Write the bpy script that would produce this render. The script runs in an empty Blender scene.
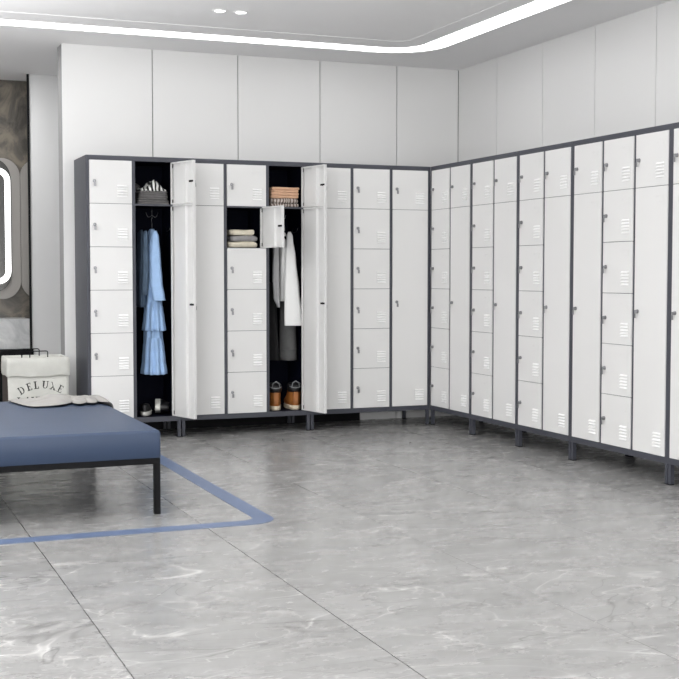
import bpy, bmesh, math, random
from mathutils import Vector, Matrix
random.seed(7)
S = bpy.context.scene
COL = S.collection
PI = math.pi

# ------------------------------------------------------------------ materials
def new_mat(name):
    m = bpy.data.materials.new(name); m.use_nodes = True
    nt = m.node_tree; b = nt.nodes['Principled BSDF']
    return m, nt, b
def mat(name, col, rough=.5, metal=0., spec=.5, bump=0., bscale=60., var=0., vscale=8., sheen=0., coat=0.):
    m, nt, b = new_mat(name)
    b.inputs['Base Color'].default_value = (*col, 1)
    b.inputs['Roughness'].default_value = rough
    b.inputs['Metallic'].default_value = metal
    b.inputs['Specular IOR Level'].default_value = spec
    if sheen: b.inputs['Sheen Weight'].default_value = sheen
    if coat: b.inputs['Coat Weight'].default_value = coat
    tc = nt.nodes.new('ShaderNodeTexCoord')
    if bump:
        n = nt.nodes.new('ShaderNodeTexNoise'); n.inputs['Scale'].default_value = bscale; n.inputs['Detail'].default_value = 4
        bp = nt.nodes.new('ShaderNodeBump'); bp.inputs['Strength'].default_value = bump; bp.inputs['Distance'].default_value = .01
        nt.links.new(tc.outputs['Object'], n.inputs['Vector'])
        nt.links.new(n.outputs['Fac'], bp.inputs['Height']); nt.links.new(bp.outputs['Normal'], b.inputs['Normal'])
    if var:
        n = nt.nodes.new('ShaderNodeTexNoise'); n.inputs['Scale'].default_value = vscale; n.inputs['Detail'].default_value = 5
        r = nt.nodes.new('ShaderNodeValToRGB')
        r.color_ramp.elements[0].color = (*[c*(1-var) for c in col], 1); r.color_ramp.elements[0].position = .3
        r.color_ramp.elements[1].color = (*[min(1, c*(1+var)) for c in col], 1); r.color_ramp.elements[1].position = .7
        nt.links.new(tc.outputs['Object'], n.inputs['Vector'])
        nt.links.new(n.outputs['Fac'], r.inputs['Fac']); nt.links.new(r.outputs['Color'], b.inputs['Base Color'])
    return m
def emit(name, col, s):
    m, nt, b = new_mat(name)
    b.inputs['Base Color'].default_value = (.8, .8, .8, 1)
    b.inputs['Emission Color'].default_value = (*col, 1); b.inputs['Emission Strength'].default_value = s
    return m

M = {}
M['wall'] = mat('panel_white', (.71, .707, .70), .45, bump=.01, bscale=30)
M['seam'] = mat('panel_seam', (.16, .16, .16), .7)
M['core_shaded'] = mat('shaded_panel_core', (.30, .30, .30), .7)  # grey puts the shade on the wall's free end into its colour
M['ceiling'] = mat('ceiling_paint', (.84, .835, .835), .8)
M['plaster'] = mat('grey_plaster', (.62, .62, .62), .7, bump=.02, bscale=40)
M['frame'] = mat('slate_metal', (.055, .058, .073), .45, bump=.015, bscale=300)
M['inside'] = mat('navy_metal', (.004, .005, .0125), .6, spec=.06)
M['door'] = mat('white_powder_coat', (.72, .716, .707), .38)
M['louvre'] = mat('louvre_white_highlit', (.90, .90, .895), .35)  # paler than the doors: highlight on the slats put into the colour
M['chrome'] = mat('chrome', (.30, .30, .31), .3, 1.)
M['black'] = mat('black_metal', (.006, .006, .007), .5, spec=.12)
M['leather'] = mat('blue_leather', (.032, .053, .102), .45, bump=.06, bscale=220, spec=.5)
M['stripe'] = mat('blue_floor_paint', (.115, .158, .265), .4)
M['canvas'] = mat('cream_canvas', (.53, .53, .495), .9, bump=.12, bscale=160, var=.05, vscale=14)
M['brownside'] = mat('dark_brown_wicker', (.045, .034, .028), .8, bump=.3, bscale=60)
M['ink'] = mat('black_print', (.03, .03, .03), .8)
M['greycloth'] = mat('grey_scarf', (.33, .32, .305), .95, bump=.15, bscale=120, var=.08, vscale=12)
M['lining'] = mat('black_lining', (.012, .012, .016), .8)
M['dress'] = mat('light_blue_cotton', (.33, .49, .74), .85, bump=.08, bscale=120, var=.05, vscale=20)
M['denim'] = mat('dark_blue_cotton', (.075, .115, .17), .9, bump=.1, bscale=120, var=.1, vscale=20)
M['whitecloth'] = mat('white_coat_cloth', (.80, .80, .79), .85, bump=.05, bscale=120)
M['midgrey'] = mat('grey_wool', (.33, .33, .335), .95, bump=.1, bscale=150, var=.08, vscale=20)
M['trouser'] = mat('dark_grey_wool', (.105, .105, .105), .95, bump=.1, bscale=150, var=.1, vscale=20)
M['blackcloth'] = mat('black_wool', (.012, .012, .013), .95)
M['folded'] = mat('grey_jersey', (.135, .13, .128), .95, bump=.1, bscale=150, var=.12, vscale=30)
M['cream'] = mat('cream_terry', (.72, .66, .53), .95, bump=.2, bscale=260, var=.05, vscale=30)
M['towelgrey'] = mat('grey_terry', (.30, .29, .29), .95, bump=.2, bscale=260, var=.1, vscale=30)
M['peach'] = mat('peach_terry', (.66, .41, .27), .95, bump=.2, bscale=260, var=.06, vscale=30)
M['tan'] = mat('tan_leather', (.32, .115, .025), .5, bump=.1, bscale=90, var=.25, vscale=25)
M['sole'] = mat('cream_rubber', (.66, .58, .44), .7)
M['whiterubber'] = mat('white_rubber', (.66, .66, .62), .6)
M['blackleather'] = mat('black_leather', (.012, .012, .013), .4)
M['greytrim'] = mat('grey_lining', (.22, .23, .24), .8)
M['mirror'] = mat('smoked_mirror', (.30, .285, .268), .38, .4)
M['darkmirror'] = mat('grey_mirror', (.085, .083, .08), .2, .5)
M['led'] = emit('led_diffuser', (1, 1, 1), 3.2)
M['ledmirror'] = emit('mirror_led', (1, 1, 1), 1.6)
M['lamp'] = emit('downlight_lens', (1, 1, 1), 6.)

def striped(name, a, b_, scale, axis='X', dist=2.):
    m, nt, b = new_mat(name); b.inputs['Roughness'].default_value = .95
    tc = nt.nodes.new('ShaderNodeTexCoord')
    w = nt.nodes.new('ShaderNodeTexWave'); w.bands_direction = axis
    w.inputs['Scale'].default_value = scale; w.inputs['Distortion'].default_value = dist
    w.inputs['Detail'].default_value = 1.
    r = nt.nodes.new('ShaderNodeValToRGB')
    r.color_ramp.elements[0].position = .45; r.color_ramp.elements[0].color = (*a, 1)
    r.color_ramp.elements[1].position = .55; r.color_ramp.elements[1].color = (*b_, 1)
    nt.links.new(tc.outputs['Object'], w.inputs['Vector']); nt.links.new(w.outputs['Fac'], r.inputs['Fac'])
    nt.links.new(r.outputs['Color'], b.inputs['Base Color'])
    return m
M['striped'] = striped('black_white_stripes', (.02, .02, .02), (.75, .75, .73), 13, 'X', 4)
M['pattern'] = striped('grey_patterned_cloth', (.16, .12, .10), (.52, .46, .42), 16, 'X', 6)

def marble_mat(name, base, dark, light, scale, rough):
    m, nt, b = new_mat(name); b.inputs['Roughness'].default_value = rough
    tc = nt.nodes.new('ShaderNodeTexCoord')
    n = nt.nodes.new('ShaderNodeTexNoise'); n.inputs['Scale'].default_value = scale; n.inputs['Detail'].default_value = 9
    n.inputs['Roughness'].default_value = .62; n.inputs['Distortion'].default_value = 1.4
    r = nt.nodes.new('ShaderNodeValToRGB'); e = r.color_ramp.elements
    e[0].position = .36; e[0].color = (*dark, 1); e[1].position = .64; e[1].color = (*light, 1)
    k = e.new(.5); k.color = (*base, 1)
    nt.links.new(tc.outputs['Object'], n.inputs['Vector']); nt.links.new(n.outputs['Fac'], r.inputs['Fac'])
    nt.links.new(r.outputs['Color'], b.inputs['Base Color'])
    return m
M['brownmarble'] = marble_mat('brown_marble', (.105, .095, .082), (.060, .055, .049), (.19, .165, .13), 4.5, .25)
M['whitemarble'] = marble_mat('white_marble', (.54, .545, .545), (.40, .405, .41), (.64, .64, .635), 4, .25)

def floor_mat():
    m, nt, b = new_mat('polished_grey_marble_tile')
    N = nt.nodes.new; L = nt.links.new
    def math_(op, a, c=None):
        n = N('ShaderNodeMath'); n.operation = op
        for i, v in enumerate((a, c)):
            if v is None: continue
            if isinstance(v, (int, float)): n.inputs[i].default_value = v
            else: L(v, n.inputs[i])
        return n.outputs[0]
    tc = N('ShaderNodeTexCoord'); sep = N('ShaderNodeSeparateXYZ'); L(tc.outputs['Object'], sep.inputs[0])
    P = .709
    ux = math_('DIVIDE', math_('ADD', sep.outputs['X'], 2.432 + 20*P), P)
    uy = math_('DIVIDE', math_('ADD', sep.outputs['Y'], 4.05 + 20*P), P)
    ix = math_('FLOOR', ux); iy = math_('FLOOR', uy)
    def joint(u, w):
        fr = math_('FRACT', u); d = math_('MINIMUM', fr, math_('SUBTRACT', 1, fr))
        return math_('LESS_THAN', math_('MULTIPLY', d, P), w)
    jx = joint(ux, .0021); jy = math_('MULTIPLY', joint(uy, .0016), .35)
    odd = math_('LESS_THAN', math_('ADD', sep.outputs['X'], 2.2), 0.)     # the two left joints are open and dark, the rest are tight
    jx = math_('MULTIPLY', jx, math_('ADD', .55, math_('MULTIPLY', odd, .4)))
    joints = math_('MAXIMUM', jx, jy)
    # per tile offset of the veining
    comb = N('ShaderNodeCombineXYZ'); L(ix, comb.inputs[0]); L(iy, comb.inputs[1])
    wn = N('ShaderNodeTexWhiteNoise'); wn.noise_dimensions = '2D'; L(comb.outputs[0], wn.inputs['Vector'])
    off = N('ShaderNodeVectorMath'); off.operation = 'SCALE'; L(wn.outputs['Color'], off.inputs[0]); off.inputs['Scale'].default_value = 6
    co = N('ShaderNodeVectorMath'); co.operation = 'ADD'; L(tc.outputs['Object'], co.inputs[0]); L(off.outputs[0], co.inputs[1])
    mp = N('ShaderNodeMapping'); mp.inputs['Rotation'].default_value = (0, 0, .5); mp.inputs['Scale'].default_value = (1.0, 2.0, 1); L(co.outputs[0], mp.inputs[0])
    def noise(sc, det, rough, dist):
        n = N('ShaderNodeTexNoise'); n.inputs['Scale'].default_value = sc; n.inputs['Detail'].default_value = det
        n.inputs['Roughness'].default_value = rough; n.inputs['Distortion'].default_value = dist
        L(mp.outputs[0], n.inputs['Vector']); return n.outputs['Fac']
    def ramp(v, stops):
        r = N('ShaderNodeValToRGB'); e = r.color_ramp.elements
        e[0].position, e[1].position = stops[0][0], stops[-1][0]
        e[0].color = (*[stops[0][1]]*3, 1); e[1].color = (*[stops[-1][1]]*3, 1)
        for p, c in stops[1:-1]: k = e.new(p); k.color = (c, c, c, 1)
        L(v, r.inputs['Fac']); return r.outputs['Color']
    cloud = ramp(noise(2.4, 10, .68, .9), [(.28, .0), (.72, 1.)])
    fine = ramp(noise(13, 6, .65, .6), [(.3, 0), (.7, 1.)])
    v1 = ramp(noise(.95, 3.0, .5, .9), [(.4945, 0), (.5, 1), (.5055, 0)])
    v2 = ramp(noise(1.9, 3.2, .5, .9), [(.4945, 0), (.5, 1), (.5055, 0)])
    v4 = ramp(noise(4.2, 3, .55, .8), [(.491, 0), (.5, 1), (.509, 0)])
    vmask = ramp(noise(1.7, 3, .5, .3), [(.44, 0), (.60, 1)])
    vmask2 = ramp(noise(2.6, 3, .5, .3), [(.45, 0), (.60, 1)])
    v3 = ramp(noise(.8, 3, .5, 1.2), [(.4972, 0), (.5, 1), (.5028, 0)])
    def mixc(f, a, c):
        n = N('ShaderNodeMix'); n.data_type = 'RGBA'
        if isinstance(f, (int, float)): n.inputs['Factor'].default_value = f
        else: L(f, n.inputs['Factor'])
        for v, s in ((a, 'A'), (c, 'B')):
            i = [q for q in n.inputs if q.name == s and q.type == 'RGBA'][0]
            if isinstance(v, tuple): i.default_value = (*v, 1)
            else: L(v, i)
        return [q for q in n.outputs if q.type == 'RGBA'][0]
    c = mixc(cloud, (.210, .207, .203), (.340, .336, .331))
    c = mixc(math_('MULTIPLY', fine, .25), c, (.40, .397, .392))
    c = mixc(math_('MULTIPLY', v1, math_('ADD', .20, math_('MULTIPLY', vmask, .5))), c, (.72, .71, .69))
    c = mixc(math_('MULTIPLY', v2, math_('ADD', .15, math_('MULTIPLY', vmask2, .5))), c, (.70, .69, .67))
    c = mixc(math_('MULTIPLY', v4, math_('MULTIPLY', vmask, .4)), c, (.66, .65, .64))
    c = mixc(math_('MULTIPLY', v3, .6), c, (.09, .087, .083))
    c = mixc(joints, c, (.035, .035, .035))
    L(c, b.inputs['Base Color'])
    rn = ramp(noise(5, 5, .6, .2), [(.3, .20), (.7, .32)])
    L(rn, b.inputs['Roughness'])
    b.inputs['Specular IOR Level'].default_value = .45
    bp = N('ShaderNodeBump'); bp.inputs['Strength'].default_value = .02; bp.inputs['Distance'].default_value = .004
    L(noise(9, 4, .6, 0), bp.inputs['Height']); L(bp.outputs['Normal'], b.inputs['Normal'])
    return m
M['floor'] = floor_mat()

# ------------------------------------------------------------------ mesh helpers
class MB:
    def __init__(self): self.bm = bmesh.new()
    def face(self, vs, mi=0, sm=False):
        try:
            f = self.bm.faces.new(vs); f.material_index = mi; f.smooth = sm; return f
        except ValueError: return None
    def box(self, x0, x1, y0, y1, z0, z1, mi=0, xf=None):
        v = [Vector((x, y, z)) for x in (x0, x1) for y in (y0, y1) for z in (z0, z1)]
        if xf: v = [xf @ p for p in v]
        v = [self.bm.verts.new(p) for p in v]
        for q in ((0,1,3,2),(4,6,7,5),(0,4,5,1),(2,3,7,6),(0,2,6,4),(1,5,7,3)): self.face([v[i] for i in q], mi)
        return self
    def loops(self, rings, closed=True, cap=True, mi=0, sm=True):
        R = [[self.bm.verts.new(p) for p in r] for r in rings]
        n = len(R[0])
        for a, b in zip(R, R[1:]):
            for i in range(n if closed else n-1):
                j = (i+1) % n; self.face([a[i], a[j], b[j], b[i]], mi, sm)
        if cap and closed:
            self.face(R[0][::-1], mi, sm); self.face(R[-1], mi, sm)
        return self
    def tube(self, pts, r, n=8, mi=0):
        pts = [Vector(p) for p in pts]; rings = []; up = None
        for i, p in enumerate(pts):
            d = (pts[min(i+1, len(pts)-1)] - pts[max(i-1, 0)]).normalized()
            if up is None:
                up = d.orthogonal().normalized()
            up = (up - d*up.dot(d)).normalized()
            s = d.cross(up)
            rr = r[i] if isinstance(r, (list, tuple)) else r
            rings.append([p + up*math.cos(2*PI*k/n)*rr + s*math.sin(2*PI*k/n)*rr for k in range(n)])
        return self.loops(rings, mi=mi)
    def cyl(self, c, axis, r, h, n=20, mi=0):
        c = Vector(c); a = Vector(axis).normalized(); return self.tube([c, c + a*h], r, n, mi)
    def prism(self, poly, f, t0, t1, mi=0):
        """poly: 2D outline, f(u, v, t) -> point; the outline is extruded from t0 to t1"""
        a = [self.bm.verts.new(f(u, v, t0)) for u, v in poly]; b = [self.bm.verts.new(f(u, v, t1)) for u, v in poly]
        n = len(poly); self.face(a[::-1], mi); self.face(b, mi)
        for i in range(n): self.face([a[i], a[(i+1) % n], b[(i+1) % n], b[i]], mi)
        return self
    def ring(self, outer, inner, f, t0, t1, mi=0):
        n = len(outer)
        V = [[self.bm.verts.new(f(u, v, t)) for u, v in L] for L in (outer, inner) for t in (t0, t1)]
        oa, ob, ia, ib = V
        for i in range(n):
            j = (i+1) % n
            self.face([oa[i], oa[j], ob[j], ob[i]], mi); self.face([ia[j], ia[i], ib[i], ib[j]], mi)
            self.face([ob[i], ob[j], ib[j], ib[i]], mi); self.face([oa[j], oa[i], ia[i], ia[j]], mi)
        return self
    def build(self, name, mats, parent=None, bevel=0., seg=2, sub=0, loc=None, smooth=False, label=None):
        bmesh.ops.recalc_face_normals(self.bm, faces=self.bm.faces)
        me = bpy.data.meshes.new(name); self.bm.to_mesh(me); self.bm.free()
        for m in (mats if isinstance(mats, (list, tuple)) else [mats]): me.materials.append(m)
        if smooth:
            for p in me.polygons: p.use_smooth = True
        o = bpy.data.objects.new(name, me); COL.objects.link(o)
        if loc: o.location = loc
        if parent: o.parent = parent
        if bevel:
            md = o.modifiers.new('bevel', 'BEVEL'); md.width = bevel; md.segments = seg; md.limit_method = 'ANGLE'; md.angle_limit = .7
        if sub:
            md = o.modifiers.new('sub', 'SUBSURF'); md.levels = sub; md.render_levels = sub
        if label: o['label'] = label
        return o

def rrect(x0, x1, y0, y1, r, n=10):
    pts = []
    for cx, cy, a0 in ((x1-r, y1-r, 0), (x0+r, y1-r, PI/2), (x0+r, y0+r, PI), (x1-r, y0+r, 1.5*PI)):
        for k in range(n+1):
            a = a0 + PI/2*k/n; pts.append((cx + r*math.cos(a), cy + r*math.sin(a)))
    return pts
XY = lambda u, v, t: Vector((u, v, t))
XZ = lambda u, v, t: Vector((u, t, v))

def tag(o, label, cat, group=None):
    o['label'] = label; o['category'] = cat
    if group: o['group'] = group
    return o
def thing(name, label, cat, loc=(0, 0, 0), rz=0., group=None):
    o = bpy.data.objects.new(name, None); COL.objects.link(o); o.empty_display_size = .1
    o.location = loc; o.rotation_euler = (0, 0, rz)
    return tag(o, label, cat, group)
def struct(o):
    o['kind'] = 'structure'; return o
def copy_tree(o, parent=None):
    c = o.copy(); COL.objects.link(c)
    if parent: c.parent = parent
    for ch in list(o.children): copy_tree(ch, c)
    return c

# ------------------------------------------------------------------ room
D = .4387          # wall plane behind the lockers
H = 2.5568         # ceiling
XL, YR = -6.2, -10.2
XE = -2.457        # free end of the back wall
FAR = 1.80; NICHE = 2.16

m = MB(); m.box(XL-.1, D+.15, YR-.1, 2.4, -.1, 0); struct(m.build('floor', M['floor']))

def panel_wall(name, seams, f, back):
    m = MB(); g = .0028
    for a, b in zip(seams, seams[1:]):
        f(m, a+g, b-g)
    back(m)
    return struct(m.build(name, [M['wall'], M['seam'], M['core_shaded']], bevel=.0012))
bs = [XE, -1.858, -1.260, -.655, -.060, D]
panel_wall('wall_back', [XE-.0028]+bs[1:],
           lambda m, a, b: m.box(a, b, D, D+.012, 0, H),
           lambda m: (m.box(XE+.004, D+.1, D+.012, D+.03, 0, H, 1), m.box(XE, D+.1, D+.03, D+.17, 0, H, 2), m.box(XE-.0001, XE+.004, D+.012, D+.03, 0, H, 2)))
rs = [D, -.141, -.748, -1.355, -1.963] + [-1.963-.606*k for k in range(1, 14)] + [YR]
rs = [r for r in rs if r > YR] + [YR]
panel_wall('wall_right', rs[::-1],
           lambda m, a, b: m.box(D, D+.012, a, b, 0, H),
           lambda m: m.box(D+.012, D+.05, YR, D, 0, H, 1))
# wall far behind the free end of the panelled wall, with the niche beside it
m = MB(); m.box(-2.478, D+.1, FAR, FAR+.03, 0, H); m.box(D+.05, D+.15, D+.17, FAR, 0, H)
struct(m.build('wall_far', M['plaster'], bevel=.002))
m = MB(); m.box(XL, D+.15, NICHE, NICHE+.1, 0, H); struct(m.build('wall_niche', M['brownmarble']))
m = MB(); m.box(-2.494, -2.479, FAR-.012, FAR+.006, .43, H-.002); struct(m.build('trim_1', M['black']))
m = MB(); m.box(-2.40, -.355, D-.016, D, 0, .102); struct(m.build('baseboard_back', M['black']))
# unseen left and rear walls, windows added to let fill light in
def wall_with_window(name, f, a0, a1, w0, w1, z0, z1):
    m = MB()
    for (p, q, r, s) in ((a0, w0, 0, H), (w1, a1, 0, H), (w0, w1, 0, z0), (w0, w1, z1, H)): f(m, p, q, r, s)
    return struct(m.build(name, M['wall']))
wall_with_window('wall_left', lambda m, p, q, r, s: m.box(XL-.1, XL, p, q, r, s), YR, 2.3, -9.9, -4.6, .7, 2.45)
wall_with_window('wall_front', lambda m, p, q, r, s: m.box(p, q, YR-.1, YR, r, s), XL, D+.05, -5.6, -.4, .7, 2.45)
m = MB()
for k in range(5): m.box(XL-.07, XL-.03, -9.9+k*1.315, -9.86+k*1.315, .7, 2.45)
m.box(XL-.07, XL-.03, -9.9, -4.6, .7, .74); m.box(XL-.07, XL-.03, -9.9, -4.6, 2.41, 2.45)
struct(m.build('added_window_1', M['black']))
m = MB()
for k in range(5): m.box(-5.6+k*1.29, -5.56+k*1.29, YR-.07, YR-.03, .7, 2.45)
m.box(-5.6, -.4, YR-.07, YR-.03, .7, .74); m.box(-5.6, -.4, YR-.07, YR-.03, 2.41, 2.45)
struct(m.build('added_window_2', M['black']))
# ceiling: flat slab, with a soffit a little lower all round
m = MB(); m.box(XL-.1, D+.15, YR-.1, 2.4, H+.003, H+.12); struct(m.build('ceiling', M['ceiling']))
m = MB(); m.ring(rrect(XL-.1, D+.15, YR-.1, 2.4, .001), rrect(-5.4, -.39, -9.4, -.425, .10), XY, H, H+.0031)
struct(m.build('trim_2', M['ceiling']))
# light line in the ceiling
t = thing('ceiling_light', 'long white light line let into the ceiling, with a rounded corner', 'light', (-2.7, -4.7, H))
m = MB(); m.ring(rrect(-5.6, -.090, -9.6, -.060, .36), rrect(-5.45, -.245, -9.45, -.200, .21), XY, H-.004, H+.001)
o = m.build('diffuser', M['led'], t); o.location = (2.7, 4.7, -H)
m = MB()
m.ring(rrect(-5.606, -.084, -9.606, -.054, .366), rrect(-5.599, -.091, -9.599, -.061, .359), XY, H-.008, H)
o = m.build('frame', M['ceiling'], t); o.location = (2.7, 4.7, -H)

def downlight(x, y, label):
    t = thing('downlight', label, 'downlight', (x, y, H+.003), 0, 'recessed downlights in pairs')
    m = MB(); n = 28
    m.loops([[Vector((r*math.cos(2*PI*k/n), r*math.sin(2*PI*k/n), z)) for k in range(n)] for r, z in ((.030, 0), (.032, -.006), (.042, -.005), (.044, 0))], cap=False)
    m.build('trim_ring', M['ceiling'], t)
    m = MB(); m.cyl((0, 0, -.003), (0, 0, 1), .0315, .003, 24); m.build('lens', M['lamp'], t)
    return t
downlight(-1.783, -.906, 'small round ceiling downlight, left one of the pair')
downlight(-1.659, -.908, 'small round ceiling downlight, right one of the pair')

# painted line on the floor round the bench
m = MB(); m.ring(rrect(-5.3, -2.105, -2.880, -.45, .13), rrect(-5.22, -2.190, -2.785, -.53, .06), XY, .0002, .0014)
struct(m.build('trim_3', M['stripe']))

# ------------------------------------------------------------------ lockers
W3, W2, P, E = .8935, .6027, .2908, .0211
ZB, ZT, DEP = .1055, 1.80, .415
R0, RP = .138, .2722
DW = .267; TH = .020
def louvres(m, L, zb):
    for k in range(5):
        z = zb + .040 + k*.0165
        x0, x1 = -.092*1.0, -.030
        pr = [(0, z+.0022), (-.0070, z+.0004), (-.0076, z+.0030), (0, z+.0100)]
        a = [m.bm.verts.new((x0, y, zz)) for y, zz in pr]; b = [m.bm.verts.new((x1, y, zz)) for y, zz in pr]
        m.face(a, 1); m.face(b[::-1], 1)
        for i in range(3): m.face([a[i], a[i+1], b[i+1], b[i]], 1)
def make_door_mesh(h, tall):
    L = DW; m = MB(); s = .002
    m.box(-L, 0, 0, s, 0, h)                                   # sheet
    for a, b in ((-L, -L+s), (-s, 0)): m.box(a, b, s, TH, 0, h)
    for a, b in ((0, s), (h-s, h)): m.box(-L+s, -s, s, TH, a, b)
    for a, b in ((-L+s, -L+.016), (-.018, -s)): m.box(a, b, TH-.0015, TH, s, h-s)
    for a, b in ((s, .010), (h-.010, h-s)): m.box(-L+.016, -.018, TH-.0015, TH, a, b)
    pr = [(-.175, s), (-.170, .016), (-.120, .016), (-.115, s)]  # stiffening channel
    a = [m.bm.verts.new((x, y, s)) for x, y in pr]; b = [m.bm.verts.new((x, y, h-s)) for x, y in pr]
    for i in range(3): m.face([a[i], a[i+1], b[i+1], b[i]])
    m.face(a); m.face(b[::-1])
    louvres(m, L, 0)
    # card holder pressed into the sheet
    x0, x1, z1 = -.092, -.030, h-.045; z0 = z1-.032
    for q in ((x0, x1, z1-.0025, z1), (x1-.0025, x1, z0, z1-.0025), (x0, x0+.0025, z1-.012, z1-.0025), (x0+.01, x1-.0025, z0, z0+.0018)):
        m.box(q[0], q[1], -.0013, 0, q[2], q[3])
    if tall is None: pass
    return m
def door_obj(name, h, tall):
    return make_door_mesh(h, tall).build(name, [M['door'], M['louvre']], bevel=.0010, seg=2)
HS = RP - .0028; HT = RP*5 - .0028
proto_s = door_obj('door', HS, False)
proto_t = door_obj('door', HT, True)
m = MB()                                                       # lock with its key
m.cyl((0, 0, 0), (0, -1, 0), .0105, .004, 20); m.cyl((0, -.004, 0), (0, -1, 0), .009, .007, 16)
m.box(-.0022, .0022, -.020, -.011, -.0095, .007)
m.box(-.007, .007, -.0195, -.0165, -.034, -.010)
m.cyl((0, TH*.2, 0), (0, 1, 0), .0075, .012, 16, 1); m.box(-.032, .012, TH-.002, TH+.003, -.006, .006, 1)
proto_lock = m.build('lock', [M['chrome'], M['black']], bevel=.0008)
used = {}
def put_door(unit, xr, z, tall, angle=0., label=None):
    p = proto_t if tall else proto_s
    if p not in used: d = p; used[p] = 1
    else: d = p.copy(); COL.objects.link(d)
    d.parent = unit; a = math.radians(angle); px, py = (-.020, .012)
    d.location = (xr + px - (px*math.cos(a) - py*math.sin(a)), -.004 + py - (px*math.sin(a) + py*math.cos(a)), z + .0014) if angle else (xr, -.004, z + .0014)
    d.rotation_euler = (0, 0, math.radians(angle))
    if 'label' in d: del d['label']
    if label: d['label'] = label
    if proto_lock not in used: k = proto_lock; used[proto_lock] = 1
    else: k = proto_lock.copy(); COL.objects.link(k)
    k.parent = d; k.location = (-DW+.030, 0, (.862-R0-RP*0 if tall else HS*.5+.004))
    if angle:
        h = HT if tall else HS
        for zz in (.018, h-.022):
            m = MB(); m.cyl((-.005, TH*.5, zz-.012), (0, 0, 1), .0045, .026, 12)
            m.build('hinge', M['black'], d)
    return d

def make_locker(label, loc, rz, cols, opened=(), hooks=(), group='locker cabinets along the two walls'):
    """cols: string of s (six small doors) / t (one small over one tall); opened: {(col,row): angle}"""
    n = len(cols); W = n*P + E; opened = dict(opened)
    u = thing('locker_cabinet', label, 'locker', loc, rz, group)
    e = .0105; pw = .016                                     # side panel, divider
    m = MB()
    m.box(0, e, 0, DEP, ZB, ZT); m.box(W-e, W, 0, DEP, ZB, ZT)
    m.box(e, W-e, 0, DEP, ZT-.022, ZT); m.box(e, W-e, 0, .012, ZT-.030, ZT-.022)
    m.box(e, W-e, 0, DEP, ZB, ZB+.032)
    m.box(e, W-e, DEP-.004, DEP, ZB+.03, ZT-.02)
    xs = []
    for c in range(n):
        xr = W - e - (n-1-c)*P - .0125
        xs.append(xr)
        xl = xr - DW
        # posts beside the column
        m.box(xl-.0215, xl-.0015, 0.001, .030, ZB+.03, ZT-.02)
        if c == n-1: m.box(xr+.0015, W-e+.001, 0.001, .030, ZB+.03, ZT-.02)
        if c: m.box(xl-.012, xl-.008, .030, DEP-.004, ZB+.03, ZT-.02)
    m.build('body', [M['frame']], u, bevel=.0015)
    # dark lining of the compartments
    for c in range(n):
        opn = [k for k in opened if k[0] == c]
        xr = xs[c]; xl = xr - DW
        m = MB(); a, b = xl-.0075, xr+.0055
        z0, z1 = ZB+.032, ZT-.022
        m.box(a, a+.001, .030, DEP-.004, z0, z1); m.box(b-.001, b, .030, DEP-.004, z0, z1)
        m.box(a, b, DEP-.006, DEP-.004, z0, z1); m.box(a, b, .012, DEP-.004, z1-.001, z1); m.box(a, b, .014, DEP-.004, z0, z0+.001)
        if opn: m.build('lining', [M['inside']], u)
        else: m.bm.free()
        rows = range(1, 6) if cols[c] == 's' else (5,)
        for r in rows:
            if not opn and cols[c] == 's' and r not in (1, 5): pass
            z = R0 + r*RP
            m = MB(); m.box(xl-.007, xr+.005, .020, DEP-.006, z-.006, z+.002, 0); m.box(xl-.0015, xr+.0015, .002, .020, z-.0095 if opn else z-.006, z+.002, 1)
            m.build('shelf', [M['inside'], M['frame']], u, bevel=.0008)
        if cols[c] == 's':
            for r in range(6):
                put_door(u, xr, R0+r*RP, False, opened.get((c, r), 0), 'small white door standing open' if (c, r) in opened else None)
        else:
            put_door(u, xr, R0+5*RP, False, opened.get((c, 5), 0), 'small white door standing open' if (c, 5) in opened else None)
            put_door(u, xr, R0, True, opened.get((c, 0), 0), 'tall white door standing open' if (c, 0) in opened else None)
    for x in (.004, W-.024):
        for y in (.004, DEP-.026):
            m = MB(); m.box(x, x+.020, y, y+.022, .004, ZB+.001); m.box(x-.001, x+.021, y-.001, y+.023, 0, .006, 1)
            m.build('leg', [M['frame'], M['black']], u)
    return u, xs

B1 = make_locker('dark grey two-column locker with white doors, standing open with a blue dress inside', (-2.390, 0, 0), 0, 'st', {(1, 5): 107, (1, 0): 107})
B2 = make_locker('dark grey three-column locker with three doors standing open, towels and tan boots inside', (-1.787, 0, 0), 0, 'tst', {(1, 4): 103, (2, 5): 104, (2, 0): 104})
B3 = make_locker('dark grey three-column locker with all doors shut on the back wall, next to the corner', (-.8935, 0, 0), 0, 'tst')
make_locker('two-column locker with white doors on the right wall, first from the corner', (0, -.002, 0), -PI/2, 'st')
make_locker('two-column locker with white doors on the right wall, second from the corner', (0, -.002-W2, 0), -PI/2, 'st')
make_locker('two-column locker with white doors on the right wall, third from the corner', (0, -.002-2*W2, 0), -PI/2, 'st')
make_locker('three-column locker with white doors on the right wall, small doors in its middle column', (0, -.002-3*W2, 0), -PI/2, 'tst')
make_locker('locker with white doors cut off by the right edge, nearest one on the right wall', (0, -.002-3*W2-W3, 0), -PI/2, 'tst')

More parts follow.
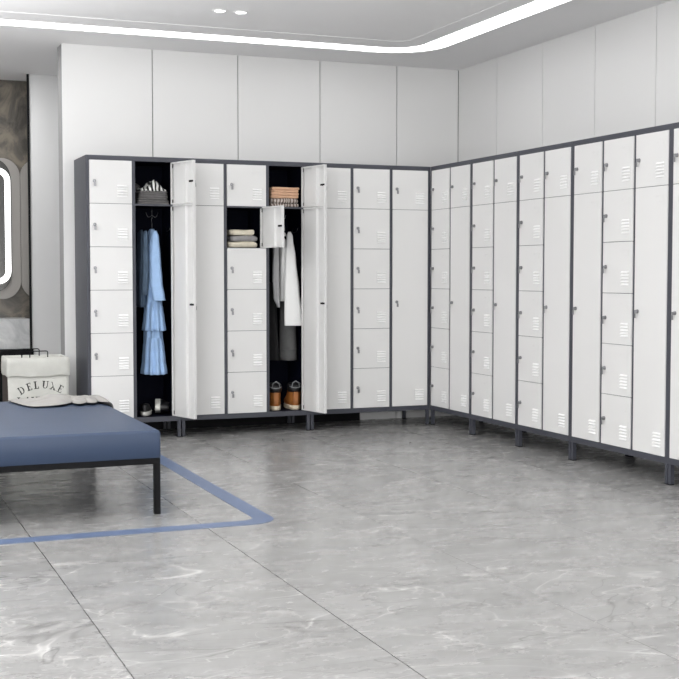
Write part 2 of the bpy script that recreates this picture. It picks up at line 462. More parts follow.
# hooks inside the two open tall compartments
def wire_hook(u, x, y, z, side):
    m = MB(); r = .0016
    if side:                                                  # on the side wall
        pts = [(x, y-.05, z+.012), (x-.006, y-.046, z-.01), (x-.012, y-.02, z-.022), (x-.004, y, z-.018), (x-.012, y+.02, z-.022), (x-.006, y+.046, z-.01), (x, y+.05, z+.012)]
        m.tube(pts, r)
    else:
        m.tube([(x, y, z), (x, y, z-.055)], .002)
        for s in (-1, 1):
            m.tube([(x+s*.026*math.sin(a)*2*.5 + s*.0*a, y, z-.055-.0+.026*(1-math.cos(a))*.9-.0) if False else (x+s*(.001+.040*k/6), y, z-.055-.012*math.sin(PI*k/6*.75)+.030*max(0, (k-3)/3)**2) for k, a in enumerate([0]*7)], r)
    return m.build('coat_hook', M['chrome'], u)
SH = R0 + 5*RP                                                # shelf level under the top doors
wire_hook(B1[0], -1.925+2.390, .20, SH-.006, False)
wire_hook(B1[0], 2.390-1.802, .24, 1.36, True)
wire_hook(B2[0], -1.030+1.787, .22, SH-.006, False)
wire_hook(B2[0], 1.787-.913, .24, 1.36, True)

# ------------------------------------------------------------------ folded things on the shelves
def slab(m, x0, x1, y0, y1, z0, z1, mi=0, wob=.003, n=40):
    """soft rounded slab, one fold of a folded cloth"""
    w, d, h = (x1-x0)/2, (y1-y0)/2, (z1-z0)/2
    cx, cy, cz = (x0+x1)/2, (y0+y1)/2, (z0+z1)/2
    ph = random.uniform(0, 6)
    rings = []
    for j in range(9):
        t = -PI/2 + PI*j/8
        zz = math.sin(t); ins = (1-math.cos(t))*h*.9
        zz = math.copysign(abs(zz)**.8, zz)
        ring = []
        for k in range(n):
            a = 2*PI*k/n; ca, sa = math.cos(a), math.sin(a)
            ux = math.copysign(abs(ca)**.22, ca); uy = math.copysign(abs(sa)**.22, sa)
            x = ux*(w-ins); y = uy*(d-ins)
            q = wob*(math.sin(3*a+ph)+.6*math.sin(7*a+2*ph))
            dz = .25*h*math.sin(x*38+ph)*(.5+.5*zz) if wob else 0
            ring.append(Vector((cx+x+q*ux, cy+y+q*uy, min(z1, max(z0, cz+zz*h+dz)))))
        rings.append(ring)
    m.loops(rings, mi=mi)
def folded(name, label, cat, x0, x1, y0, y1, z0, z1, mt, group, folds=2, skew=.0):
    m = MB(); dz = (z1-z0)/folds
    for k in range(folds):
        o = random.uniform(-.004, .004)
        slab(m, x0+o, x1+o*.5, y0+random.uniform(0, .006), y1, z0+k*dz, z0+(k+1)*dz)
    o = m.build(name, mt, smooth=True)
    return tag(o, label, cat, group)
z = SH + .002
for i, (h, lb) in enumerate(((.030, 'lowest'), (.028, 'middle'), (.028, 'topmost'))):
    folded('folded_trousers', 'folded dark grey garment on the locker shelf, %s of the three under the striped scarf' % lb, 'clothes', -2.050+.003*i, -1.846-.002*i, .04, .27, z, z+h, M['folded'], 'folded grey garments', 2)
    z += h
# striped scarf lying crumpled on top
m = MB(); nx, ny = 34, 16; rings = []
for j in range(ny+1):
    v = j/ny; row = []
    for i in range(nx+1):
        u = i/nx; e = min(u, 1-u, v, 1-v)
        hgt = min(1, e*7)**.6*(.018 + .046*math.exp(-((u-.58)/.2)**2) + .006*math.sin(u*26+v*5) + .005*math.sin(v*17+u*9))
        row.append(Vector((-2.030+u*.160 + .006*math.sin(v*7), .045+v*.19 + .006*math.sin(u*11), z + .0015 + max(0, hgt))))
    rings.append(row)
m.loops(rings, closed=False, cap=False); 
o = m.build('striped_scarf', [M['striped']], smooth=True)
md = o.modifiers.new('s', 'SOLIDIFY'); md.thickness = .003; md.offset = 1
tag(o, 'crumpled black and white striped scarf on top of the grey folded clothes', 'scarf')
m = MB(); slab(m, -2.034, -1.994, .245, .275, z+.001, z+.062, wob=.003)
tag(m.build('rolled_sock', M['folded'], smooth=True), 'small grey rolled cloth behind the striped scarf on the shelf', 'clothes')

z = R0 + 4*RP + .002
for lb, x0, x1, h, mt in (('cream towel, bottom one under the grey towel', -1.455, -1.243, .042, 'cream'), ('grey towel between the two cream towels', -1.442, -1.246, .040, 'towelgrey'), ('cream towel, top one on the grey towel', -1.432, -1.266, .038, 'cream')):
    folded('folded_towel', 'folded %s in the small open locker' % lb, 'towel', x0, x1, .035, .25, z, z+h, M[mt], 'folded towels in the small compartment', 1)
    z += h
z = SH + .002
for lb, x0, x1, h, mt in (('grey patterned towel at the bottom of the peach stack', -1.156, -.958, .026, 'pattern'), ('grey patterned towel just below the two peach towels', -1.160, -.956, .034, 'pattern'),
                          ('peach towel, lower of the two', -1.152, -.958, .038, 'peach'), ('peach towel, topmost of its stack', -1.150, -.956, .036, 'peach')):
    folded('folded_towel', 'folded %s on the locker shelf' % lb, 'towel', x0, x1, .035, .25, z, z+h, M[mt], 'folded towels on the top shelf', 2 if mt == 'peach' else 1)
    z += h

# ------------------------------------------------------------------ hanging clothes
def cloth_tube(m, secs, n=64, mi=0, cap=True, ph=0.):
    """secs: (z, cx, cy, rx, ry, fold amplitude, number of folds)"""
    rings = []
    for (z, cx, cy, rx, ry, am, nf) in secs:
        ring = []
        for k in range(n):
            a = 2*PI*k/n; f = 1 + am*math.sin(nf*a+ph) + am*.4*math.sin((nf*1.0+3)*a+1.3+ph)
            ring.append(Vector((cx+rx*f*math.cos(a), cy+ry*f*math.sin(a), z)))
        rings.append(ring)
    m.loops(rings, cap=cap, mi=mi); return m
def dense(secs, k=4):
    out = []
    for a, b in zip(secs, secs[1:]):
        for i in range(k):
            t = i/k; t2 = t*t*(3-2*t); out.append(tuple(p+(q-p)*(t2 if j else t) for j, (p, q) in enumerate(zip(a, b))))
            out[-1] = out[-1][:6] + (a[6],)
    out.append(secs[-1]); return out
def hanger(x, y, ztop, half, label, rz=PI/2):
    t = thing('coat_hanger', label, 'hanger', (x, y, ztop), rz, 'hangers in the open lockers')
    m = MB(); m.tube([(0, 0, -.075), (0, 0, -.03), (.010, 0, -.018), (.014, 0, -.006), (.008, 0, .006), (-.004, 0, .008), (-.010, 0, .000)], .0018); m.build('hook', M['chrome'], t)
    m = MB(); m.tube([(-half, 0, -.125), (-half*.5, 0, -.095), (0, 0, -.072), (half*.5, 0, -.095), (half, 0, -.125)], [.007, .009, .010, .009, .007], 10); m.build('bar', M['black'], t)
    return t
HZ = SH - .006 - .055
hanger(-1.925, .20, HZ-.020, .105, 'black hanger that carries the light blue dress')
hanger(-1.030, .22, HZ-.020, .120, 'black hanger that carries the white coat')

# light blue dress
t = thing('dress', 'light blue long sleeved dress with ruffled tiers hanging in the open locker', 'dress', (-1.925, .20, .40))
def local(m, name, mt, lb=None):
    o = m.build(name, mt, t, smooth=True, label=lb); o.location = -t.location; return o
m = MB()
cloth_tube(m, dense([(1.350, -1.926, .20, .014, .030, .0, 5), (1.325, -1.930, .20, .024, .085, .05, 5), (1.25, -1.938, .20, .034, .120, .08, 5), (1.10, -1.938, .20, .040, .115, .12, 5),
                     (.95, -1.930, .20, .046, .105, .14, 7), (.86, -1.926, .20, .050, .105, .14, 9), (.80, -1.926, .20, .050, .10, .10, 9), (.60, -1.926, .20, .056, .10, .10, 9), (.55, -1.926, .20, .058, .10, .08, 9)]))
local(m, 'bodice', M['dress'])
m = MB()
cloth_tube(m, dense([(.875, -1.922, .195, .048, .105, .04, 11), (.83, -1.922, .195, .054, .110, .08, 11), (.77, -1.922, .195, .060, .116, .10, 11), (.688, -1.922, .195, .068, .128, .12, 11), (.685, -1.922, .195, .060, .116, .12, 11)]), cap=False)
local(m, 'upper_ruffle', M['dress'])
m = MB()
cloth_tube(m, dense([(.64, -1.925, .195, .056, .106, .06, 11), (.58, -1.925, .195, .062, .112, .09, 11), (.50, -1.925, .195, .067, .122, .11, 11), (.405, -1.925, .195, .076, .136, .13, 11), (.402, -1.925, .195, .068, .126, .13, 11)]), cap=False)
local(m, 'lower_ruffle', M['dress'])
m = MB()
cloth_tube(m, dense([(1.335, -1.932, .085, .010, .016, 0, 4), (1.30, -1.932, .075, .022, .022, .03, 4), (1.15, -1.933, .070, .033, .026, .05, 4), (1.00, -1.928, .068, .038, .028, .05, 4), (.90, -1.914, .066, .039, .028, .05, 4), (.885, -1.911, .066, .040, .029, .06, 4)]))
local(m, 'sleeve', M['dress'])
m = MB()
cloth_tube(m, dense([(1.33, -1.955, .300, .010, .016, 0, 4), (1.29, -1.968, .305, .022, .022, .03, 4), (1.12, -1.982, .310, .028, .026, .06, 4), (.95, -1.984, .300, .030, .026, .06, 4), (.84, -1.980, .29, .028, .026, .06, 4)]))
local(m, 'sleeve', M['dress'])
# dark blue garment hung just behind the dress
t = thing('cardigan', 'dark blue garment hanging behind the light blue dress', 'clothes', (-1.99, .15, .84))
m = MB()
cloth_tube(m, dense([(1.345, -1.992, .22, .008, .025, 0, 5), (1.32, -1.997, .22, .016, .070, .05, 5), (1.15, -2.003, .22, .022, .095, .10, 5), (.95, -2.005, .22, .026, .095, .12, 5), (.84, -2.002, .22, .022, .085, .12, 5)]))
local(m, 'body', M['denim'])
m = MB()
cloth_tube(m, dense([(1.335, -1.990, .11, .008, .014, 0, 4), (1.30, -1.992, .10, .016, .018, .05, 4), (1.10, -1.992, .095, .020, .022, .08, 4), (.92, -2.000, .095, .019, .02, .08, 4)]))
local(m, 'sleeve', M['denim'])

# white coat
t = thing('coat', 'white coat with grey lining hanging in the open locker above tan boots', 'coat', (-1.02, .22, .70))
m = MB()
cloth_tube(m, dense([(1.352, -1.028, .22, .012, .03, 0, 5), (1.325, -1.032, .22, .022, .10, .05, 5), (1.22, -1.035, .22, .034, .13, .08, 5), (1.05, -1.035, .22, .040, .12, .10, 5), (.90, -1.035, .22, .042, .115, .12, 5), (.872, -1.035, .22, .042, .115, .12, 5)]))
local(m, 'body', M['whitecloth'])
m = MB()
cloth_tube(m, dense([(1.34, -1.012, .085, .010, .014, 0, 4), (1.31, -1.014, .075, .022, .022, .03, 4), (1.15, -1.010, .068, .038, .028, .04, 4), (.95, -1.004, .064, .053, .031, .05, 4), (.77, -.994, .062, .066, .033, .04, 4), (.712, -.990, .062, .069, .033, .04, 4), (.708, -.990, .062, .062, .029, .04, 4)]))
local(m, 'sleeve', M['whitecloth'])
m = MB()
cloth_tube(m, dense([(1.32, -1.100, .095, .008, .012, 0, 4), (1.28, -1.106, .085, .018, .018, .03, 4), (1.05, -1.112, .08, .024, .022, .06, 4), (.90, -1.108, .08, .022, .02, .06, 4), (.832, -1.094, .08, .010, .014, .05, 4)]))
local(m, 'lapel', M['midgrey'], 'grey lining turned out')
# trousers
t = thing('trousers', 'dark grey trousers hanging below the white coat', 'trousers', (-.985, .2, .46))
m = MB()
cloth_tube(m, dense([(1.10, -.985, .20, .040, .060, .02, 3), (.85, -.985, .20, .052, .068, .03, 3), (.60, -.983, .20, .058, .072, .03, 3), (.545, -.983, .20, .059, .073, .03, 3), (.54, -.983, .20, .062, .076, .03, 3), (.535, -.983, .20, .059, .073, .03, 3), (.468, -.981, .20, .060, .073, .03, 3)], 3))
local(m, 'leg', M['trouser'])
t = thing('trousers', 'black trousers hanging left of the grey pair in the open locker', 'trousers', (-1.10, .22, .46))
m = MB()
cloth_tube(m, dense([(1.0, -1.103, .22, .026, .07, .04, 4), (.75, -1.100, .22, .034, .08, .05, 4), (.50, -1.088, .22, .036, .08, .05, 4), (.47, -1.086, .22, .036, .08, .05, 4)], 3))
local(m, 'leg', M['blackcloth'])

# ------------------------------------------------------------------ shoes
def foot(a, L, w, toe=.62):
    """outline of a sole, heel at y=0 towards the viewer, toe at y=L"""
    pts = []
    return pts
def sole_outline(L, w, n=36, grow=0.):
    pts = []
    for k in range(n):
        a = 2*PI*k/n; s, c = math.sin(a), math.cos(a)
        y = L/2 + (L/2+grow)*s
        ww = w*(.78 + .22*max(-1, min(1, (y/L-.25)*2.2))) + grow
        pts.append((ww/2*math.copysign(abs(c)**.75, c), y))
    return pts
def boot(loc, rz, label):
    t = thing('boot', label, 'boot', loc, rz, 'tan boots')
    L, w = .27, .118
    m = MB(); o1 = sole_outline(L, w, grow=.004)
    m.loops([[Vector((x*s, L/2+(y-L/2)*s, z)) for x, y in o1] for z, s in ((0, .96), (.006, 1), (.026, 1.0), (.030, .97))]); m.build('sole', M['sole'], t)
    m = MB(); o0 = sole_outline(L, w)
    prof = [(.028, 1, 1), (.045, 1.02, 1.0), (.062, .98, .93), (.078, .92, .74), (.094, .86, .60), (.112, .82, .50), (.128, .82, .46)]
    m.loops([[Vector((x*sx, .004 + y*sy, z)) for x, y in o0] for z, sx, sy in prof]); m.build('upper', M['tan'], t)
    m = MB()
    def oval(z, rx, ry, cy, tilt=0): return [Vector((rx*math.cos(2*PI*k/28), cy+ry*math.sin(2*PI*k/28), z+tilt*math.sin(2*PI*k/28))) for k in range(28)]
    m.loops([oval(.120, .045, .060, .064), oval(.140, .050, .062, .064), oval(.160, .051, .062, .063, .004), oval(.174, .046, .058, .062, .006), oval(.170, .038, .050, .062, .006), oval(.130, .030, .046, .062)])
    m.build('collar', M['blackleather'], t)
    m = MB()
    m.tube([(-.026, .010, .150), (-.022, .000, .182), (0, -.002, .196), (.022, .000, .182), (.026, .010, .150)], .0035)
    m.tube([(-.040, .026, .160), (-.024, .004, .152), (0, -.001, .149), (.024, .004, .152), (.040, .026, .160)], .003)
    m.build('pull_loop', M['greytrim'], t)
    m = MB(); m.box(-.016, .016, -.0045, .006, .046, .118); m.build('heel_counter', M['tan'], t, bevel=.003)
    m = MB()
    for k in range(4): m.tube([(-.026, .150+.022*k*.9, .106-.015*k), (0, .146+.022*k*.9, .116-.015*k), (.026, .150+.022*k*.9, .106-.015*k)], .003, 6)
    m.build('laces', M['blackleather'], t)
    return t
ZF = ZB + .032 + .0012
boot((-1.122, .05, ZF), -.16, 'tan leather boot with black collar on the locker floor, left one')
boot((-.982, .05, ZF), -.20, 'tan leather boot with black collar on the locker floor, right one')

def shoe(label, loc, rot):
    t = thing('shoe', label, 'shoe', loc, 0, 'black shoes with white soles'); t.rotation_euler = rot
    L, w = .20, .078
    o1 = sole_outline(L, w, grow=.003); m = MB()
    m.loops([[Vector((x*s, L/2+(y-L/2)*s, z)) for x, y in o1] for z, s in ((0, .95), (.005, 1), (.026, 1), (.030, .95))]); m.build('sole', M['whiterubber'], t)
    if abs(rot[1]) > 1: t.scale = (1.2, 1.2, 1.2)
    o0 = sole_outline(L, w); m = MB()
    prof = [(.028, 1, 1, 0), (.038, 1.0, .98, 0), (.050, .88, .82, 0), (.062, .78, .60, 0), (.074, .72, .48, 0)]
    m.loops([[Vector((x*sx, y*sy, z)) for x, y in o0] for z, sx, sy, q in prof]); m.build('upper', M['blackleather'], t)
    m = MB()
    for k in range(3): m.tube([(-.022, .100+.02*k, .066-.008*k), (0, .098+.02*k, .073-.009*k), (.022, .100+.02*k, .066-.008*k)], .0028, 6)
    m.build('laces', M['greytrim'], t)
    return t
shoe('black shoe with white sole lying flat on the locker floor below the dress', (-2.020, .050, ZF), (0, 0, -.3))
shoe('black shoe tipped on its side with white sole upright on the locker floor', (-1.948, .060, ZF+.0490), (0, PI/2, -.25))

# ------------------------------------------------------------------ bench
BX0, BX1, BY0, BY1 = -4.55, -2.536, -2.508, -.985
t = thing('bench', 'low bench with thick blue leather cushion on a black metal frame', 'bench', (-3.5, -1.7, 0))
m = MB(); m.loops([[Vector((a, b, z)) for a, b in rrect(BX0+i, BX1-i, BY0+i, BY1-i, r, 4)] for z, i, r in ((.250, .004, .010), (.254, .0, .012), (.360, .0, .014), (.368, .004, .014), (.3725, .012, .014))], cap=False)
rings = []
for i in range(41):
    u = i/40; rings.append([Vector((BX0+.012+(BX1-BX0-.024)*u, BY0+.012+(BY1-BY0-.024)*v/30, .3725 + .009*(min(1, u*9)*min(1, (1-u)*5)*min(1, v/30*6)*min(1, (1-v/30)*6))**.7)) for v in range(31)])
m.loops(rings, closed=False, cap=False)
o = m.build('cushion', M['leather'], t); o.location = -t.location
for p in o.data.polygons: p.use_smooth = True
m = MB()
for (a, b, c, d) in ((BX0, BX1, BY0, BY0+.027), (BX0, BX1, BY1-.027, BY1), (BX0, BX0+.027, BY0+.027, BY1-.027), (BX1-.027, BX1, BY0+.027, BY1-.027), (-3.55, -3.52, BY0+.027, BY1-.027)):
    m.box(a+.003, b-.003, c+.003 if c == BY0 else c, d-.003 if d == BY1 else d, .223, .2505)
o = m.build('frame', M['black'], t, bevel=.0015); o.location = -t.location
for x in (BX0+.003, BX1-.030):
    for y in (BY0+.003, BY1-.030):
        m = MB(); m.box(x, x+.027, y, y+.027, 0, .224); o = m.build('leg', M['black'], t, bevel=.0015); o.location = -t.location

# grey cloth thrown on the far corner of the bench
def scarf():
    zt = .3815
    # columns from left to right: near edge, ridge, far edge (x, y) and ridge heights
    colsp = [(-3.017, -1.14, -3.010, -1.11, .002), (-2.985, -1.32, -2.965, -1.06, .004), (-2.952, -1.49, -2.91, -1.04, .006), (-2.90, -1.48, -2.86, -1.02, .016), (-2.84, -1.46, -2.80, -1.01, .050),
             (-2.787, -1.45, -2.75, -1.0, .044), (-2.735, -1.36, -2.70, -1.0, .028), (-2.711, -1.30, -2.675, -1.0, .018), (-2.722, -1.42, -2.665, -1.0, .022), (-2.690, -1.46, -2.640, -1.0, .018), (-2.650, -1.36, -2.622, -1.0, .012), (-2.636, -1.29, -2.612, -1.0, .011), (-2.648, -1.40, -2.602, -1.0, .024), (-2.615, -1.43, -2.588, -1.01, .018), (-2.590, -1.33, -2.572, -1.01, .012), (-2.580, -1.29, -2.562, -1.02, .012), (-2.575, -1.38, -2.552, -1.02, .022), (-2.545, -1.40, -2.540, -1.02, .018)]
    m = MB(); rings = []
    for c in colsp:
        x0, y0, x1, y1, h = c; row = []
        for j in range(13):
            v = j/12
            bulge = math.sin(PI*min(1, v*1.05))**.7*h if 0 < v < .952 else 0
            row.append(Vector((x0+(x1-x0)*v, y0+(y1-y0)*v + .008*math.sin(x0*60+v*5), zt+.003+bulge*.78+.003*abs(math.sin(v*9+x0*40)))))
        rings.append(row)
    # drop over the right side
    last = rings[-1]
    for dx, dz in ((.012, -.002), (.020, -.012), (.024, -.035)):
        rings.append([p + Vector((dx, 0, dz-(p.z-zt-.004)*.6)) for p in last])
    m.loops(rings, closed=False, cap=False)
    o = m.build('scarf', [M['greycloth'], M['lining']], smooth=True)
    s = o.modifiers.new('sub', 'SUBSURF'); s.levels = 1; s.render_levels = 2
    md = o.modifiers.new('s', 'SOLIDIFY'); md.thickness = .004; md.offset = -1 if False else 1; md.material_offset = 0; md.material_offset_rim = 1
    return tag(o, 'crumpled grey cloth with dark edge lying on the blue bench', 'scarf')
scarf()

# ------------------------------------------------------------------ laundry hamper
HX0, HX1, HY0, HY1, HT_ = -2.880, -2.494, .050, .330, .540
t = thing('laundry_hamper', 'cream canvas laundry hamper printed DELUXE, standing between bench and locker', 'hamper', (-2.684, .19, 0))
def hl(m, name, mt, **k):
    o = m.build(name, mt, t, **k); o.location = -t.location; return o
def hrect(x0, x1, y0, y1, z, wob, ph=0, n=16):
    pts = []
    for (ax, ay, bx, by) in ((x0, y0, x1, y0), (x1, y0, x1, y1), (x1, y1, x0, y1), (x0, y1, x0, y0)):
        for k in range(n):
            u = k/n; q = wob*math.sin(u*PI)*math.sin(u*9+ph)
            nx, ny = (by-ay), -(bx-ax); l = math.hypot(nx, ny)
            pts.append(Vector((ax+(bx-ax)*u + nx/l*q, ay+(by-ay)*u + ny/l*q, z)))
    return pts
m = MB()
m.loops([hrect(HX0+.016, HX1-.010, HY0+.014, HY1-.02, .005, 0), hrect(HX0+.010, HX1-.006, HY0+.009, HY1-.010, .25, .002), hrect(HX0+.003, HX1-.006, HY0+.008, HY1-.008, .525, .002, 1), hrect(HX0+.012, HX1-.012, HY0+.012, HY1-.012, .525, .002, 1), hrect(HX0+.034, HX1-.034, HY0+.034, HY1-.034, .015, 0)])
hl(m, 'body', M['canvas'])
m = MB()
def wz(ring, a, ph): return [Vector((p.x, p.y, p.z + a*math.sin(p.x*22+ph) + a*.6*math.sin(p.x*47+p.y*30+ph))) for p in ring]
m.loops([wz(hrect(HX0, HX1, HY0-.002, HY1+.002, .420, .003), .004, 1), hrect(HX0-.002, HX1+.002, HY0-.003, HY1+.003, .46, .004, 2), hrect(HX0-.001, HX1+.001, HY0-.002, HY1+.002, .50, .003, 3), wz(hrect(HX0+.002, HX1-.002, HY0+.001, HY1-.001, .531, .002, 2), .0015, 2),
         hrect(HX0+.010, HX1-.010, HY0+.008, HY1-.008, .536, .002, 2), hrect(HX0+.016, HX1-.016, HY0+.014, HY1-.014, .529, .002, 2), hrect(HX0+.020, HX1-.020, HY0+.018, HY1-.018, .40, 0)], cap=False)
hl(m, 'cuff', M['canvas'])
m = MB(); m.box(HX0+.003, HX0+.010, HY0+.022, HY1-.012, .03, .42); hl(m, 'side_panel', M['brownside'], label='dark brown side')
for y, dx in ((HY0+.012, 0), (HY1-.012, -.015)):
    m = MB(); x0, x1, zz = -2.738+dx, -2.628+dx, .575
    m.tube([(x0, y, .50), (x0, y, zz-.008), (x0+.003, y, zz-.002), (x0+.010, y, zz), (x1-.010, y, zz), (x1-.003, y, zz-.002), (x1, y, zz-.008), (x1, y, .50)], .0035)
    hl(m, 'handle', M['black'])
# printed lettering
def arcpoly(cx, cy, r0x, r0y, r1x, r1y, a0, a1, n=10):
    o = [(cx+r0x*math.cos(a0+(a1-a0)*k/n), cy+r0y*math.sin(a0+(a1-a0)*k/n)) for k in range(n+1)]
    i = [(cx+r1x*math.cos(a0+(a1-a0)*k/n), cy+r1y*math.sin(a0+(a1-a0)*k/n)) for k in range(n+1)]
    return [[o[k], o[k+1], i[k+1], i[k]] for k in range(n)]
def rc(x0, x1, y0, y1): return [(x0, y0), (x1, y0), (x1, y1), (x0, y1)]
T, t_ = .17, .08
G = {
 'D': [rc(.12, .12+T, 0, 1), rc(0, .35, 0, t_), rc(0, .35, 1-t_, 1)] + arcpoly(.35, .5, .43, .5, .27, .5-t_, -PI/2, PI/2),
 'E': [rc(.12, .12+T, 0, 1), rc(0, .62, 0, t_), rc(0, .60, 1-t_, 1), rc(.12, .48, .48, .48+t_), rc(.58, .64, 0, .26), rc(.56, .62, .76, 1), rc(.44, .49, .38, .64)],
 'L': [rc(.12, .12+T, 0, 1), rc(0, .60, 0, t_), rc(0, .40, 1-t_, 1), rc(.56, .62, 0, .28)],
 'U': [rc(.12, .12+T, .3, 1), rc(0, .38, 1-t_, 1), rc(.66, .66+t_, .3, 1), rc(.54, .82, 1-t_, 1)] + arcpoly(.4175, .3, .2975, .3, .18, .3-t_, PI, 2*PI),
 'X': [[(.06, 1), (.25, 1), (.80, 0), (.61, 0)], [(.62, 1), (.77, 1), (.24, 0), (.09, 0)], rc(0, .34, 1-t_, 1), rc(.54, .84, 1-t_, 1), rc(.02, .32, 0, t_), rc(.50, .86, 0, t_)],
 'A': [[(.38, 1), (.50, 1), (.82, 0), (.66, 0)], [(.36, 1), (.44, 1), (.17, 0), (.10, 0)], rc(.2, .66, .33, .33+t_), rc(0, .28, 0, t_), rc(.56, .9, 0, t_)],
 'N': [rc(.12, .12+t_, 0, 1), rc(.70, .70+t_, 0, 1), [(.10, 1), (.28, 1), (.755, 0), (.70, 0)], rc(0, .26, 1-t_, 1), rc(.58, .86, 1-t_, 1), rc(0, .28, 0, t_)],
 'R': [rc(.12, .12+T, 0, 1), rc(0, .35, 0, t_), rc(0, .40, 1-t_, 1), rc(.2, .40, .46, .46+t_), [(.36, .5), (.50, .5), (.84, 0), (.66, 0)]] + arcpoly(.38, .74, .30, .26, .15, .26-t_, -PI/2, PI/2),
 'Y': [rc(.36, .36+T, 0, .48), [(.06, 1), (.24, 1), (.50, .45), (.36, .45)], [(.68, 1), (.75, 1), (.48, .45), (.42, .45)], rc(0, .3, 1-t_, 1), rc(.58, .86, 1-t_, 1), rc(.25, .62, 0, t_)],
}
def glyph(m, ch, cx, cz, hgt, rot, yface):
    w = .8
    for poly in G[ch]:
        P_ = []
        for u, v in poly:
            a, b = (u-w/2)*hgt, (v-.5)*hgt
            P_.append((cx + a*math.cos(rot)-b*math.sin(rot), cz + a*math.sin(rot)+b*math.cos(rot)))
        m.prism(P_, XZ, yface-.0012, yface+.004)
yf = HY0 + .0090
def letter(ch, cx, cz, hgt, rot):
    m = MB(); glyph(m, ch, cx, cz, hgt, rot, yf); hl(m, 'letter', M['ink'])
for ch, rot in (('D', 30), ('E', 17), ('L', 6), ('U', -6), ('X', -18), ('E', -30)):
    R_ = .242; a = math.radians(-rot)
    letter(ch, -2.672 + R_*math.sin(a), .123 + R_*math.cos(a), .047, math.radians(rot))
for k, ch in enumerate('LAUNDRY'):
    letter(ch, -2.800+k*.043, .265, .050, 0)

# ------------------------------------------------------------------ mirrors and vanity in the niche
def stadium(cx, z0, z1, r, n=16):
    return [(cx+r*math.cos(PI*k/n), z1+r*math.sin(PI*k/n)) for k in range(n+1)] + [(cx-r*math.cos(PI*k/n), z0-r*math.sin(PI*k/n)) for k in range(n+1)]
for i, cx in enumerate((-2.646, -2.926)):
    m = MB(); m.prism(stadium(cx, 1.0, 1.815, .1385), XZ, NICHE-.022, NICHE)
    o = m.build('wall_mirror', M['mirror'], bevel=.001)
    tag(o, ('tall round-ended mirror panel on the brown wall, behind the lit mirror, nearest the black edge', 'tall round-ended mirror panel hidden behind the lit mirror, second from the black edge', 'tall round-ended mirror panel behind the lit mirror, third from the black edge')[i], 'mirror', 'round-ended mirror panels')
m = MB(); pts = [p for p in stadium(-2.366, 1.0, 1.815, .1385)]
m.prism(pts, XZ, NICHE-.022, NICHE); o = m.build('wall_mirror', M['mirror'])
tag(o, 'tall round-ended mirror panel half hidden behind the grey wall and its black edge', 'mirror', 'round-ended mirror panels')
t = thing('vanity_mirror', 'grey rounded mirror with a glowing white light band round it', 'mirror', (-2.85, NICHE-.04, 1.43))
m = MB(); m.prism(rrect(-3.14, -2.584, .912, 1.948, .14), XZ, NICHE-.046, NICHE-.0225); o = m.build('mirror_plate', M['darkmirror'], t, bevel=.001); o.location = -t.location
m = MB(); m.ring(rrect(-3.12, -2.586, .978, 1.876, .10), rrect(-3.078, -2.628, 1.020, 1.834, .06), XZ, NICHE-.054, NICHE-.0455); o = m.build('light_band', M['ledmirror'], t); o.location = -t.location
t = thing('vanity', 'white marble vanity front on a black base below the lit mirror', 'vanity', (-3.2, 2.0, 0))
m = MB(); m.box(-4.2, -2.482, FAR+.04, NICHE-.002, .487, .715); o = m.build('worktop', M['whitemarble'], t, bevel=.003); o.location = -t.location
m = MB(); m.box(-4.2, -2.470, FAR-.02, FAR-.001, .425, .487); m.box(-4.2, -2.482, FAR-.001, NICHE-.03, 0, .486); o = m.build('base', M['black'], t); o.location = -t.location

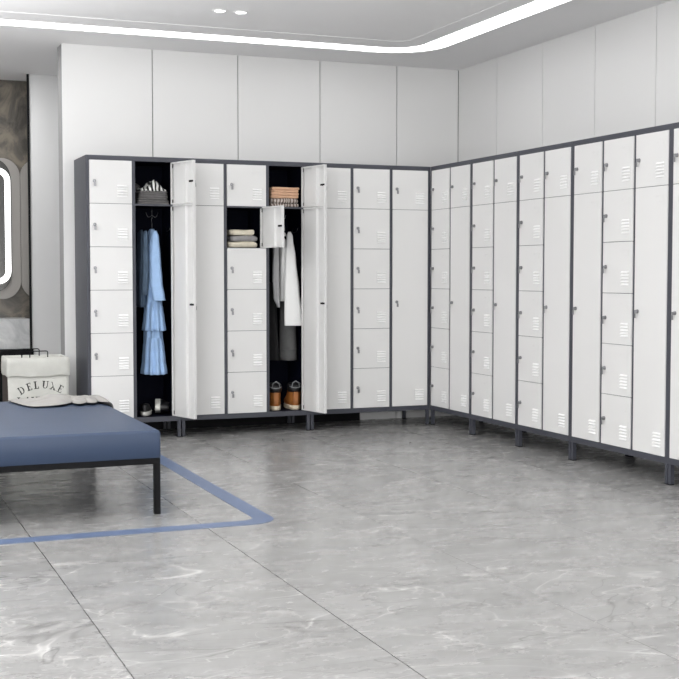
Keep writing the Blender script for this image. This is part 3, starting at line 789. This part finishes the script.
# ------------------------------------------------------------------ light
def area(name, loc, rot, sx, sy, power, col=(1, 1, 1)):
    l = bpy.data.lights.new(name, 'AREA'); l.shape = 'RECTANGLE'; l.size = sx; l.size_y = sy; l.energy = power; l.color = col
    o = bpy.data.objects.new(name, l); COL.objects.link(o); o.location = loc; o.rotation_euler = rot; return o
area('fill_left', (XL-.02, -7.25, 1.575), (PI/2, 0, -PI/2), 5.3, 1.75, 50)  # unseen source, added as soft fill from the left
area('fill_rear', (-3.0, YR-.02, 1.575), (PI/2, 0, 0), 5.2, 1.75, 40)  # unseen source, added as soft fill from behind the camera
for x in (-1.7, -3.6):  # unseen ceiling lamps, added for more light from above
    for y in (-2.6, -4.6, -6.6):
        l = bpy.data.lights.new('ceiling_fill', 'AREA'); l.shape = 'DISK'; l.size = .25; l.energy = 5
        o = bpy.data.objects.new('ceiling_fill', l); COL.objects.link(o); o.location = (x, y, H-.012)
area('upward_fill_left', (XL+.05, -7.25, 1.1), (PI/2+.8, 0, -PI/2), 5.2, .8, 170)  # added upward fill for the ceiling, stands in for ground bounce
area('upward_fill_rear', (-3.0, YR+.05, 1.1), (PI/2+.8, 0, 0), 5.0, .8, 90)  # second added upward fill, from the rear
for x, y, e in ((-4.6, -1.2, 9), (-3.0, 1.25, 13)):  # unseen lamps added to brighten the alcove and the left side
    l = bpy.data.lights.new('alcove_fill', 'AREA'); l.shape = 'DISK'; l.size = .3; l.energy = e
    o = bpy.data.objects.new('alcove_fill', l); COL.objects.link(o); o.location = (x, y, H-.012)
area('uplight_fill', (-4.0, -2.0, 1.15), (PI, -.35, 0), .5, .9, 95)  # unseen uplight, added to brighten the ceiling
w = bpy.data.worlds.new('sky'); S.world = w; w.use_nodes = True
w.node_tree.nodes['Background'].inputs[0].default_value = (.9, .95, 1, 1)
w.node_tree.nodes['Background'].inputs[1].default_value = .5

# ------------------------------------------------------------------ camera
cam = bpy.data.cameras.new('camera'); co = bpy.data.objects.new('camera', cam); COL.objects.link(co)
cam.sensor_width = 36; cam.sensor_fit = 'HORIZONTAL'; cam.lens = 1247.01/679*36
co.location = (-3.8396, -7.8517, 1.0571); co.rotation_euler = (PI/2-.0526, 0, -.3822)
cam.clip_start = .05
S.camera = co
S.view_settings.view_transform = 'Standard'; S.view_settings.look = 'None'
S.view_settings.exposure = .27; S.view_settings.gamma = 1.; S.view_settings.use_curve_mapping = False
